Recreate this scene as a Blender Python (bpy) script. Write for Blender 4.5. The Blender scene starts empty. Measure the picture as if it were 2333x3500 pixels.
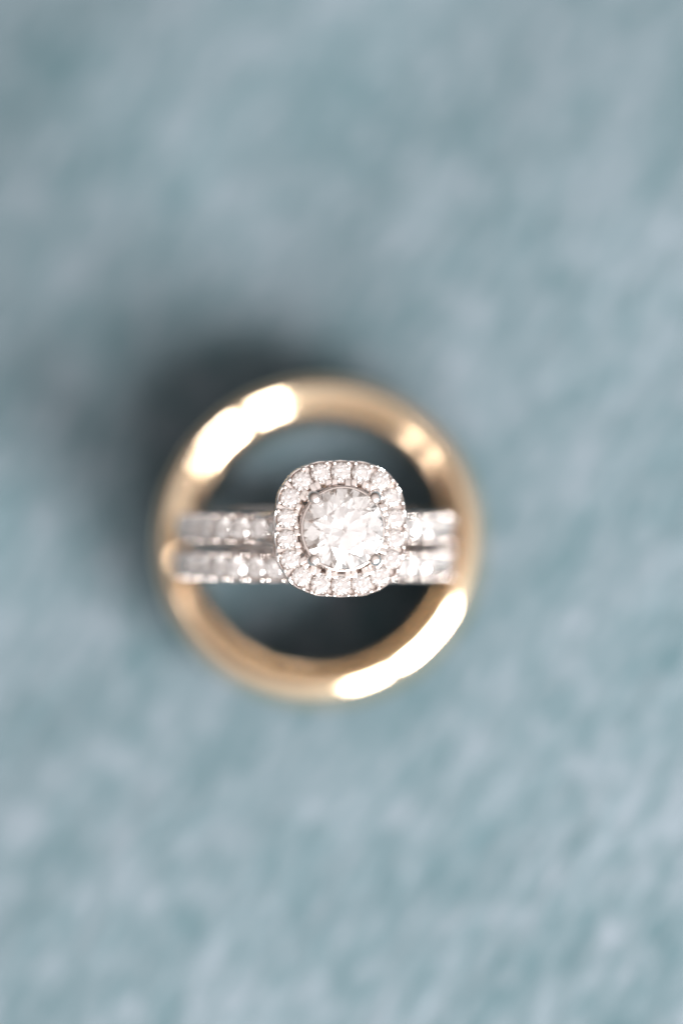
# Three wedding rings on teal velvet, seen through a macro lens from above.
# One Blender unit is one centimetre; all builders below work in millimetres.
import bpy, bmesh, math, random
from math import sin, cos, pi, radians, sqrt, tan
from mathutils import Vector, Matrix, noise

random.seed(7)
MM = 0.1
SC = bpy.context.scene
COL = SC.collection
SC.unit_settings.system = 'METRIC'
SC.unit_settings.scale_length = 0.01

# ------------------------------------------------------------------ camera
TILT = radians(13.5)
TAZ = radians(-58.0)                       # the lens leans towards the lower right
DIST = 300.0
FOCAL_MM = 150.0
zc = Vector((sin(TILT) * cos(TAZ), sin(TILT) * sin(TAZ), cos(TILT)))
xc = Vector((0, 1, 0)).cross(zc).normalized()
yc = zc.cross(xc).normalized()
GOLD_Z = 3.1
# the gold band's middle lies at this place in the camera's frame (mm)
gold_in_cam = Vector((-1.52, -2.34, -20.7))
O = Vector((0, 0, GOLD_Z)) - (xc * gold_in_cam.x + yc * gold_in_cam.y + zc * gold_in_cam.z)


def cam_to_world(x, y, z):
    return O + xc * x + yc * y + zc * z


cam = bpy.data.cameras.new('camera')
cam_ob = bpy.data.objects.new('camera', cam)
COL.objects.link(cam_ob)
R3 = Matrix((xc, yc, zc)).transposed()
cam_ob.matrix_world = Matrix.Translation((O + zc * DIST) * MM) @ R3.to_4x4()
cam.sensor_fit = 'VERTICAL'
cam.sensor_height = 36.0
cam.sensor_width = 24.0
cam.lens = FOCAL_MM
cam.clip_start = 0.5
cam.clip_end = 500.0
cam.dof.use_dof = True
cam.dof.focus_distance = DIST * MM
cam.dof.aperture_fstop = (FOCAL_MM * 1e-3) / (33.0 * MM)     # aperture about 33 mm wide
cam.dof.aperture_blades = 0
SC.camera = cam_ob

# ------------------------------------------------------------------ world and lamps
W = bpy.data.worlds.new('World')
SC.world = W
W.use_nodes = True
nt = W.node_tree
nt.nodes.clear()
wo = nt.nodes.new('ShaderNodeOutputWorld')
bg = nt.nodes.new('ShaderNodeBackground')
tc = nt.nodes.new('ShaderNodeTexCoord')
sep = nt.nodes.new('ShaderNodeSeparateXYZ')
rmp = nt.nodes.new('ShaderNodeValToRGB')
# a pale room, brightest towards the windows and overhead, dim on the far side and below
dot = nt.nodes.new('ShaderNodeVectorMath')
dot.operation = 'DOT_PRODUCT'
dot.inputs[1].default_value = (0.42, -0.50, 0.76)
nt.links.new(tc.outputs['Generated'], dot.inputs[0])
nt.nodes.remove(sep)
mrw = nt.nodes.new('ShaderNodeMapRange')
mrw.inputs['From Min'].default_value = -1.0
mrw.inputs['From Max'].default_value = 1.0
nt.links.new(dot.outputs['Value'], mrw.inputs['Value'])
nt.links.new(mrw.outputs[0], rmp.inputs[0])
e = rmp.color_ramp.elements
e[0].position = 0.25
e[0].color = (0.07, 0.055, 0.045, 1)
e[1].position = 0.97
e[1].color = (1.1, 1.03, 1.01, 1)
for q_, c_ in ((0.55, (0.27, 0.225, 0.20, 1)), (0.72, (0.62, 0.555, 0.53, 1)), (0.88, (0.82, 0.77, 0.755, 1))):
    m_ = rmp.color_ramp.elements.new(q_)
    m_.color = c_
nt.links.new(rmp.outputs[0], bg.inputs['Color'])
bg.inputs['Strength'].default_value = 1.12
nt.links.new(bg.outputs[0], wo.inputs[0])


def area_lamp(name, az, el, dist, sx, sy, power, colour, aim=Vector((0, 0, 6))):
    d = Vector((cos(el) * cos(az), cos(el) * sin(az), sin(el)))
    L = bpy.data.lights.new(name, 'AREA')
    L.shape = 'RECTANGLE'
    L.size = sx * MM
    L.size_y = sy * MM
    L.energy = power
    L.color = colour
    o = bpy.data.objects.new(name, L)
    COL.objects.link(o)
    o.location = (aim + d * dist) * MM
    o.rotation_euler = d.to_track_quat('Z', 'Y').to_euler()
    return o


area_lamp('window_light', radians(-40), radians(28), 500, 270, 235, 148000, (1.0, 0.97, 0.94))
area_lamp('window_light', radians(-74), radians(28), 500, 140, 235, 36000, (1.0, 0.97, 0.94))

SC.view_settings.view_transform = 'Standard'
SC.view_settings.look = 'None'
SC.view_settings.exposure = 0.0
SC.view_settings.gamma = 1.0
SC.render.engine = 'CYCLES'
cy = SC.cycles
cy.max_bounces = 24
cy.diffuse_bounces = 3
cy.glossy_bounces = 12
cy.transmission_bounces = 20
cy.sample_clamp_indirect = 5.0
cy.caustics_reflective = False
cy.caustics_refractive = False
cy.use_denoising = True
cy.blur_glossy = 0.3


# ------------------------------------------------------------------ materials
def new_mat(name):
    m = bpy.data.materials.new(name)
    m.use_nodes = True
    n = m.node_tree
    n.nodes.clear()
    out = n.nodes.new('ShaderNodeOutputMaterial')
    return m, n, out


def metal(name, colour, rough, bump=0.02, scale=6.0, rvar=0.05):
    m, n, out = new_mat(name)
    p = n.nodes.new('ShaderNodeBsdfPrincipled')
    p.inputs['Base Color'].default_value = (*colour, 1)
    p.inputs['Metallic'].default_value = 1.0
    t = n.nodes.new('ShaderNodeTexCoord')
    nz = n.nodes.new('ShaderNodeTexNoise')
    nz.inputs['Scale'].default_value = scale
    nz.inputs['Detail'].default_value = 4
    n.links.new(t.outputs['Object'], nz.inputs['Vector'])
    mr = n.nodes.new('ShaderNodeMapRange')
    mr.inputs['To Min'].default_value = rough - rvar * 0.5
    mr.inputs['To Max'].default_value = rough + rvar
    n.links.new(nz.outputs['Fac'], mr.inputs['Value'])
    n.links.new(mr.outputs[0], p.inputs['Roughness'])
    b = n.nodes.new('ShaderNodeBump')
    b.inputs['Strength'].default_value = bump
    b.inputs['Distance'].default_value = 0.01
    n.links.new(nz.outputs['Fac'], b.inputs['Height'])
    n.links.new(b.outputs[0], p.inputs['Normal'])
    n.links.new(p.outputs[0], out.inputs[0])
    return m


GOLD = metal('yellow_gold', (0.98, 0.78, 0.55), 0.11, 0.03, 3.0)
WHITE_GOLD = metal('white_gold', (0.80, 0.735, 0.705), 0.08, 0.03, 20.0)

# diamond: three glasses of slightly different index, for a little fire
def diamond(name, colour):
    m, n_, out_ = new_mat(name)
    g = n_.nodes.new('ShaderNodeBsdfGlass')
    g.inputs['Color'].default_value = (*colour, 1)
    g.inputs['Roughness'].default_value = 0.0
    g.inputs['IOR'].default_value = 2.417
    n_.links.new(g.outputs[0], out_.inputs[0])
    return m


DIAMOND = diamond('diamond', (1.0, 0.997, 0.995))
MELEE = diamond('small_diamond', (0.98, 0.972, 0.968))

# velvet
VELVET, n, out = new_mat('teal_velvet')
p = n.nodes.new('ShaderNodeBsdfPrincipled')
t = n.nodes.new('ShaderNodeTexCoord')
mp = n.nodes.new('ShaderNodeMapping')
mp.inputs['Scale'].default_value = (0.65, 1.6, 1.0)
mp0 = n.nodes.new('ShaderNodeMapping')
mp0.inputs['Rotation'].default_value = (0, 0, radians(-58))
n.links.new(t.outputs['Object'], mp0.inputs['Vector'])
n.links.new(mp0.outputs[0], mp.inputs['Vector'])
n1 = n.nodes.new('ShaderNodeTexNoise')
n1.inputs['Scale'].default_value = 1.25
n1.inputs['Detail'].default_value = 3
n1.inputs['Roughness'].default_value = 0.55
n.links.new(mp.outputs[0], n1.inputs['Vector'])
n2 = n.nodes.new('ShaderNodeTexNoise')
n2.inputs['Scale'].default_value = 6.0
n2.inputs['Detail'].default_value = 5
n2.inputs['Roughness'].default_value = 0.6
n.links.new(mp.outputs[0], n2.inputs['Vector'])
mix = n.nodes.new('ShaderNodeMix')
mix.inputs['Factor'].default_value = 0.62
n.links.new(n1.outputs['Fac'], mix.inputs['A'])
n.links.new(n2.outputs['Fac'], mix.inputs['B'])
cr = n.nodes.new('ShaderNodeValToRGB')
ee = cr.color_ramp.elements
ee[0].position = 0.36
ee[0].color = (0.040, 0.073, 0.085, 1)
ee[1].position = 0.66
ee[1].color = (0.122, 0.144, 0.168, 1)
mm_ = cr.color_ramp.elements.new(0.5)
mm_.color = (0.071, 0.100, 0.115, 1)
n.links.new(mix.outputs['Result'], cr.inputs[0])
n.links.new(cr.outputs[0], p.inputs['Base Color'])
p.inputs['Roughness'].default_value = 0.9
p.inputs['Specular IOR Level'].default_value = 0.15
p.inputs['Sheen Weight'].default_value = 0.06
p.inputs['Sheen Roughness'].default_value = 0.4
n3 = n.nodes.new('ShaderNodeTexNoise')
n3.inputs['Scale'].default_value = 45
n3.inputs['Detail'].default_value = 3
n.links.new(t.outputs['Object'], n3.inputs['Vector'])
b = n.nodes.new('ShaderNodeBump')
b.inputs['Strength'].default_value = 0.4
b.inputs['Distance'].default_value = 0.02
n.links.new(n3.outputs['Fac'], b.inputs['Height'])
n.links.new(b.outputs[0], p.inputs['Normal'])
n.links.new(p.outputs[0], out.inputs[0])


# ------------------------------------------------------------------ mesh helpers
def to_mesh(name, verts, faces, mat, smooth=False, sharp=None):
    me = bpy.data.meshes.new(name)
    me.from_pydata([tuple(c * MM for c in v) for v in verts], [], faces)
    bm = bmesh.new()
    bm.from_mesh(me)
    bmesh.ops.recalc_face_normals(bm, faces=bm.faces)
    bm.to_mesh(me)
    bm.free()
    me.materials.append(mat)
    if smooth:
        for pl in me.polygons:
            pl.use_smooth = True
        if sharp is not None:
            me.set_sharp_from_angle(angle=radians(sharp))
    return me


def link(name, me, parent=None, loc=None, mat=None):
    o = bpy.data.objects.new(name, me)
    COL.objects.link(o)
    if parent is not None:
        o.parent = parent
    if mat is not None:
        o.matrix_local = mat
    elif loc is not None:
        o.location = tuple(c * MM for c in loc)
    return o


def empty(name, M):
    o = bpy.data.objects.new(name, None)
    o.empty_display_size = 0.3
    COL.objects.link(o)
    o.matrix_world = M
    return o


def tag(o, label, cat, group=None):
    o['label'] = label
    o['category'] = cat
    if group:
        o['group'] = group


def sweep_closed(stations, closed=True, caps=False):
    """stations: list of rings of points (each the same length) -> verts, faces"""
    k = len(stations[0])
    v = [p_ for s in stations for p_ in s]
    f = []
    n_ = len(stations)
    for i in range(n_ if closed else n_ - 1):
        a, b2 = i * k, ((i + 1) % n_) * k
        for j in range(k):
            j2 = (j + 1) % k
            f.append((a + j, a + j2, b2 + j2, b2 + j))
    if caps:
        f.append(tuple(range(k)))
        f.append(tuple((n_ - 1) * k + j for j in range(k)))
    return v, f


def frame_matrix(pos, x, y, z):
    M = Matrix((x, y, z)).transposed().to_4x4()
    return Matrix.Translation(Vector(pos) * MM) @ M


# round brilliant, girdle radius 1 at z = 0
def brilliant_mesh(name, r, mat=None, table=0.57, crown=34.5, pav=40.9, girdle=0.035):
    zt = (1 - table) * tan(radians(crown))
    zp = tan(radians(pav))
    g = girdle / 2
    V = []
    T = [Vector((table * cos(pi / 4 * k), table * sin(pi / 4 * k), zt + g)) for k in range(8)]
    rm = 0.5 * (1 + table) * 1.0
    Mx = []
    for k in range(8):
        a = pi / 4 * (k + .5)
        x = rm * cos(pi / 8)
        Mx.append(Vector((rm * cos(a), rm * sin(a), zt * (1 - (x - table) / (1 - table)) + g)))
    GU = [Vector((cos(pi / 8 * j), sin(pi / 8 * j), g)) for j in range(16)]
    GL = [Vector((cos(pi / 8 * j), sin(pi / 8 * j), -g)) for j in range(16)]
    rl = 0.24
    Lx = []
    for k in range(8):
        a = pi / 4 * (k + .5)
        x = rl * cos(pi / 8)
        Lx.append(Vector((rl * cos(a), rl * sin(a), -zp * (1 - x) - g)))
    C = Vector((0, 0, -zp - g))
    V = T + Mx + GU + GL + Lx + [C]
    iT, iM, iU, iLw, iL, iC = 0, 8, 16, 32, 48, 56
    F = [tuple(range(8))]
    for k in range(8):
        k1 = (k + 1) % 8
        km = (k - 1) % 8
        F.append((iT + k, iM + k, iT + k1))                              # star
        F.append((iT + k, iM + km, iU + 2 * k, iM + k))                  # kite
        F.append((iM + k, iU + 2 * k, iU + 2 * k + 1))
        F.append((iM + k, iU + 2 * k + 1, iU + (2 * k + 2) % 16))
        F.append((iC, iL + km, iLw + 2 * k, iL + k))
        F.append((iL + k, iLw + 2 * k, iLw + 2 * k + 1))
        F.append((iL + k, iLw + 2 * k + 1, iLw + (2 * k + 2) % 16))
    for j in range(16):
        j2 = (j + 1) % 16
        F.append((iU + j, iLw + j, iLw + j2, iU + j2))
    return to_mesh(name, [v * r for v in V], F, mat or DIAMOND)


def ball_mesh(name, rx, ry, rz, mat, seg=12, rings=8, dent=0.0):
    V, F = [], []
    for i in range(1, rings):
        th = pi * i / rings
        for j in range(seg):
            a = 2 * pi * j / seg
            z = cos(th)
            V.append((rx * sin(th) * cos(a), ry * sin(th) * sin(a), rz * z))
    top = len(V)
    V.append((0, 0, rz * (1 - dent)))
    V.append((0, 0, -rz))
    for i in range(rings - 2):
        for j in range(seg):
            j2 = (j + 1) % seg
            F.append((i * seg + j, i * seg + j2, (i + 1) * seg + j2, (i + 1) * seg + j))
    for j in range(seg):
        j2 = (j + 1) % seg
        F.append((top, j, j2))
        F.append((top + 1, (rings - 2) * seg + j2, (rings - 2) * seg + j))
    return to_mesh(name, V, F, mat, True)


def lathe_profile(prof, seg, mat, name, sharp=35):
    st = []
    for i in range(seg):
        a = 2 * pi * i / seg
        st.append([(r * cos(a), r * sin(a), z) for r, z in prof])
    v, f = sweep_closed(st)
    return to_mesh(name, v, f, mat, True, sharp)


# ------------------------------------------------------------------ velvet ground
def velvet_height(x, y):
    u_, w_ = x * cos(1.01) + y * sin(1.01), -x * sin(1.01) + y * cos(1.01)      # along and across the nap
    h = 0.5 * noise.noise(Vector((x * 0.035, y * 0.035, 0.3)))
    h += 0.07 * noise.noise(Vector((u_ * 0.09, w_ * 0.20, 4.7)))
    h += 0.055 * noise.noise(Vector((u_ * 0.28, w_ * 0.65, 9.1)))
    h += 0.05 * noise.noise(Vector((u_ * 0.9, w_ * 1.6, 2.2)))
    h += 0.022 * noise.noise(Vector((u_ * 1.3, w_ * 2.6, 5.2)))
    d_ = max(0.0, min(1.0, (-0.8 * x + 0.6 * y - 14) / 26))
    rise = 1.8 * d_ * d_ * (3 - 2 * d_)          # the cloth lifts in a low fold towards the far left
    r = sqrt(x * x + y * y)
    k = min(1.0, max(0.25, (r - 8) / 18.0))     # pressed flat under the ring
    sink = 0.9 * max(0.0, min(1.0, (9.4 - r) / 2.5))   # the cloth sags a little inside the band
    return h * k - 0.12 - sink + rise


N = 330
def warp(t_):
    s = abs(t_)
    return (48 * s + 352 * s ** 6) * (1 if t_ >= 0 else -1)
xs = [warp(-1 + 2 * i / N) for i in range(N + 1)]
V = [(x, y, velvet_height(x, y)) for y in xs for x in xs]
F = [(j * (N + 1) + i, j * (N + 1) + i + 1, (j + 1) * (N + 1) + i + 1, (j + 1) * (N + 1) + i)
     for j in range(N) for i in range(N)]
velvet = link('velvet_fabric', to_mesh('velvet_fabric', V, F, VELVET, True))
velvet['kind'] = 'structure'
velvet['label'] = 'soft teal velvet cloth that the rings lie on'

# ------------------------------------------------------------------ the wide gold band
def gold_profile():
    H = 6.2
    pts = []
    ri, re, ro = 9.35, 10.95, 12.5
    # comfort-fit inside: bottom edge up to the top edge
    for i in range(25):
        t_ = -1 + 2 * i / 24
        r = ri + (re - ri) * (abs(t_) ** 3.2) 
        pts.append((r, H / 2 + t_ * (H / 2 - 0.12)))
    # rounded top edge
    for i in range(1, 8):
        a = pi - (pi * 0.62) * i / 8
        pts.append((re + 0.33 + 0.33 * cos(a), H - 0.15 + 0.15 * sin(a)))
    # domed outside, top to bottom
    for i in range(25):
        t_ = 1 - 2 * i / 24
        r = (re + 0.62) + (ro - re - 0.62) * sqrt(max(0, 1 - abs(t_) ** 2.3))
        pts.append((r, H / 2 + t_ * (H / 2 - 0.16)))
    for i in range(1, 7):
        a = -pi * 0.4 - (pi * 0.6) * i / 7
        pts.append((re + 0.33 + 0.33 * cos(a), 0.15 + 0.15 * sin(a)))
    return pts


gold = link('gold_ring', lathe_profile(gold_profile(), 256, GOLD, 'gold_ring', 60))
tag(gold, 'wide polished yellow gold band lying flat on the teal velvet round the two diamond rings', 'ring')

# ------------------------------------------------------------------ diamond bands
PITCH = 9.0           # degrees between stones along a band
HALF = 94.0           # stones reach this far from the top on each side


def band_mesh(name, width, phase, lo, hi):
    """channel that holds the stones over the top half, plain tapering shank below"""
    st = []
    NS = 480
    hw = width / 2
    for i in range(NS):
        ph = 360.0 * i / NS
        a = ((ph + 180) % 360) - 180
        u = min(1.0, max(0.0, (abs(a) - HALF) / 4.0))
        tp = min(1.0, max(0.0, (abs(a) - 70) / 80.0))
        w = hw * (1 - 0.16 * tp)
        s = cos(2 * pi * (a - phase) / PITCH)            # 1 at a stone, -1 between stones
        lip = 9.96 - 0.22 * (0.5 + 0.5 * s)
        floor = 9.30 if s > -0.8 else 9.45
        rt = lip * (1 - u) + (9.92 - 0.25 * tp) * u
        rf = floor * (1 - u) + (10.02 - 0.22 * tp) * u
        ri = 8.55
        prof = [(-w + .12, ri), (-w, ri + .15), (-w, rt - .06), (-w + .05, rt), (-w + .12, rt), (-w + .22, rf),
                (w - .22, rf), (w - .12, rt), (w - .05, rt), (w, rt - .06), (w, ri + .15), (w - .12, ri), (0, ri - .06)]
        A = radians(a)
        st.append([(r * sin(A), y, r * cos(A)) for y, r in prof])
    v, f = sweep_closed(st)
    return to_mesh(name, v, f, WHITE_GOLD, True, 30)


STONE_BAND = brilliant_mesh('band_diamond', 0.80, DIAMOND)
BEAD_BAND = ball_mesh('bead', 0.16, 0.16, 0.19, WHITE_GOLD, 14, 10)


def band_stones(root, width, phase, skip):
    hw = width / 2
    k0 = int(-HALF / PITCH) - 1
    for k in range(k0, -k0 + 2):
        a = phase + k * PITCH
        if abs(a) > HALF - 2:
            continue
        if abs(a) > skip:
            A = radians(a)
            tx = radians(random.uniform(-10, 10))
            ty = radians(random.uniform(-8, 8))
            M = (Matrix.Rotation(A, 4, 'Y') @ Matrix.Translation((0, 0, 10.02 * MM))
                 @ Matrix.Rotation(tx, 4, 'X') @ Matrix.Rotation(ty, 4, 'Y')
                 @ Matrix.Rotation(random.uniform(0, pi / 4), 4, 'Z'))
            link('diamond', STONE_BAND, root, mat=M)
        for da in (-1.35, 1.35):
            b_ = a + PITCH / 2 + da
            if abs(b_) > HALF or abs(b_) < skip - PITCH / 2:
                continue
            for sgn in (-1, 1):
                M = (Matrix.Rotation(radians(b_), 4, 'Y')
                     @ Matrix.Translation((0, sgn * (hw - 0.22) * MM, 10.06 * MM)))
                link('bead', BEAD_BAND, root, mat=M)


def ring_matrix(x, y, z, roll, lean):
    """ring whose axis runs up the picture; roll turns its head to the right, lean tips it"""
    p_ = cam_to_world(x, y, z)
    return (Matrix.Translation(p_ * MM) @ R3.to_4x4()
            @ Matrix.Rotation(radians(lean), 4, 'X') @ Matrix.Rotation(radians(roll), 4, 'Y'))


RING_Z = -13.0
eng = empty('engagement_ring', ring_matrix(-2.0, -1.15, RING_Z, 9.0, 0.1))
tag(eng, 'white gold engagement ring with large round diamond in a squarish halo of small diamonds', 'ring')
wed = empty('wedding_ring', ring_matrix(-2.05, -3.78, RING_Z - 0.1, 3.0, 1.0))
tag(wed, 'narrow white gold band with one row of small diamonds, standing below the halo ring', 'ring')

link('shank', band_mesh('shank', 2.25, 4.5, -HALF, HALF), eng)
band_stones(eng, 2.25, 4.5, 14)
link('shank', band_mesh('shank', 2.2, 0.0, -HALF, HALF), wed)
band_stones(wed, 2.2, 0.0, 0)

# ------------------------------------------------------------------ the head of the engagement ring
HZ = 12.55             # height of the halo's girdle plane above the ring's centre
NEXP = 2.85
HA, HB = 3.86, 4.0


def sup(t_, a, b, n_=NEXP):
    c, s = cos(t_), sin(t_)
    k = (abs(c) ** n_ + abs(s) ** n_) ** (-1.0 / n_)
    return Vector((a * c * k, b * s * k, 0))


# arc-length table of the halo's centre line
TAB = [sup(2 * pi * i / 3600, HA, HB) for i in range(3601)]
ACC = [0.0]
for i in range(3600):
    ACC.append(ACC[-1] + (TAB[i + 1] - TAB[i]).length)
PERIM = ACC[-1]


def halo_point(s):
    s %= PERIM
    lo_, hi_ = 0, 3600
    while hi_ - lo_ > 1:
        m2 = (lo_ + hi_) // 2
        if ACC[m2] <= s:
            lo_ = m2
        else:
            hi_ = m2
    f_ = (s - ACC[lo_]) / (ACC[hi_] - ACC[lo_])
    p_ = TAB[lo_].lerp(TAB[hi_], f_)
    tg = (TAB[hi_] - TAB[lo_]).normalized()
    nn = Vector((tg.y, -tg.x, 0))
    return p_, tg, nn


NH = 18
PH = PERIM / NH
PHASE = PH * 0.5       # a stone sits on each side of the halo's left-right axis


def halo_frame():
    st = []
    NS = 432
    for i in range(NS):
        s = PERIM * i / NS
        p_, tg, nn = halo_point(s)
        c = cos(2 * pi * (s - PHASE) / PH)
        sc_ = 0.5 + 0.5 * c                        # 1 at a stone
        top_o = 0.02 - 0.22 * sc_
        top_i = 0.02 - 0.14 * sc_
        fl = -0.62 if c > -0.8 else -0.52
        bulge = 0.04 * sc_
        prof = [(0.74 + bulge, -1.25), (0.80 + bulge, -1.1), (0.80 + bulge, top_o - .05), (0.78 + bulge, top_o), (0.71 + bulge, top_o), (0.58, fl),
                (-0.56, fl), (-0.66, top_i), (-0.76, top_i), (-0.80 - .05 * sc_, top_i - 0.06), (-0.88, -0.35), (-1.12, -0.62), (-1.2, -1.3), (0.0, -1.4)]
        st.append([(p_.x + nn.x * o_, p_.y + nn.y * o_, z) for o_, z in prof])
    v, f = sweep_closed(st)
    return to_mesh('halo_frame', v, f, WHITE_GOLD, True, 30)


Mh = Matrix.Translation((0, 0, HZ * MM))
frame_ob = link('halo_frame', halo_frame(), eng, mat=Mh)
STONE_HALO = brilliant_mesh('halo_diamond', 0.70, MELEE)
BEAD_OUT = ball_mesh('halo_bead', 0.15, 0.17, 0.17, WHITE_GOLD, dent=0.25)


def tooth_mesh():
    """rounded block that grips a halo stone from inside, its top facing up"""
    bm = bmesh.new()
    bmesh.ops.create_cube(bm, size=1.0)
    for v in bm.verts:
        v.co.x *= 0.62
        v.co.y *= 0.43
        v.co.z = v.co.z * 0.75 - 0.30
    bmesh.ops.bevel(bm, geom=[e_ for e_ in bm.edges], offset=0.06, segments=3, affect='EDGES', profile=0.5)
    me = bpy.data.meshes.new('halo_tooth')
    for v in bm.verts:
        v.co *= MM
    bm.to_mesh(me)
    bm.free()
    me.materials.append(WHITE_GOLD)
    for pl in me.polygons:
        pl.use_smooth = True
    me.set_sharp_from_angle(angle=radians(40))
    return me


TOOTH = tooth_mesh()
Z = Vector((0, 0, 1))
for k in range(NH):
    p_, tg, nn = halo_point(PHASE + k * PH)
    M = (Mh @ frame_matrix(p_, nn, Z.cross(nn), Z)
         @ Matrix.Rotation(radians(random.uniform(-4, 4)), 4, 'X') @ Matrix.Rotation(radians(random.uniform(-4, 4)), 4, 'Y')
         @ Matrix.Rotation(random.uniform(0, pi / 4), 4, 'Z'))
    link('halo_diamond', STONE_HALO, eng, mat=M)
    for ds in (-0.25, 0.25):
        p_, tg, nn = halo_point(PHASE + (k + 0.5) * PH + ds)
        q = p_ + nn * (0.66 + random.uniform(-.02, .02)) + Vector((0, 0, 0.04))
        link('halo_bead', BEAD_OUT, eng, mat=Mh @ frame_matrix(q, nn, Z.cross(nn), Z))
        q = p_ - nn * 0.82 + Vector((0, 0, 0.14))
        d = Matrix.Rotation(radians(random.uniform(-7, 7)), 4, 'X') @ Matrix.Rotation(radians(random.uniform(-6, 6)), 4, 'Y')
        link('halo_tooth', TOOTH, eng, mat=Mh @ frame_matrix(q, nn, Z.cross(nn), Z) @ d)

# centre stone, its cup and four prongs
CZ = HZ + 1.15
link('centre_diamond', brilliant_mesh('centre_diamond', 2.86), eng,
     mat=Matrix.Translation((0, 0, CZ * MM)) @ Matrix.Rotation(radians(9), 4, 'Z'))['label'] = 'large round brilliant cut diamond'


def basket():
    prof = [(1.25, 9.6), (1.35, 9.6), (1.9, 10.5), (2.55, 11.6), (2.95, 12.2), (2.98, 12.35), (2.90, 12.42), (2.75, 12.35),
            (2.3, 11.7), (1.6, 10.7), (1.15, 9.9)]
    return lathe_profile(prof, 72, WHITE_GOLD, 'basket', 40)


link('basket', basket(), eng)
gal = lathe_profile([(2.90 + .15 * cos(2 * pi * i / 8), CZ - .27 + .15 * sin(2 * pi * i / 8)) for i in range(8)], 72,
                    WHITE_GOLD, 'gallery_rail', 60)
link('gallery_rail', gal, eng)


def prong_mesh():
    # rod in the x-z plane, ending in a ball that leans over the girdle
    path = [(2.1, 10.9, .36), (2.65, 11.8, .38), (3.0, 12.7, .40), (3.13, 13.4, .43), (3.13, 13.85, .46), (3.10, 14.1, .46),
            (3.07, 14.28, .45), (3.03, 14.45, .38), (3.01, 14.56, .28), (3.0, 14.61, .12)]
    st = []
    seg = 20
    for x, z, r in path:
        st.append([(x + r * cos(2 * pi * j / seg), r * sin(2 * pi * j / seg), z) for j in range(seg)])
    v, f = sweep_closed(st, closed=False, caps=True)
    return to_mesh('prong', v, f, WHITE_GOLD, True, 60)


PR = prong_mesh()
for a in (45.5, 134.5, 225, 315):
    link('prong', PR, eng, mat=Matrix.Rotation(radians(a), 4, 'Z'))

# shoulders that carry the halo from the shank
for sx in (-1, 1):
    for sy in (-1, 1):
        st = []
        for i in range(9):
            t_ = i / 8
            x = sx * (5.6 - 2.6 * t_)
            z = 8.4 + 3.1 * t_ ** 0.8
            y = sy * (0.78 + 0.5 * t_)
            st.append([(x + .0, y + .17 * cos(2 * pi * j / 8), z + .25 * sin(2 * pi * j / 8)) for j in range(8)])
        v, f = sweep_closed(st, closed=False, caps=True)
        link('shoulder', to_mesh('shoulder', v, f, WHITE_GOLD, True), eng)
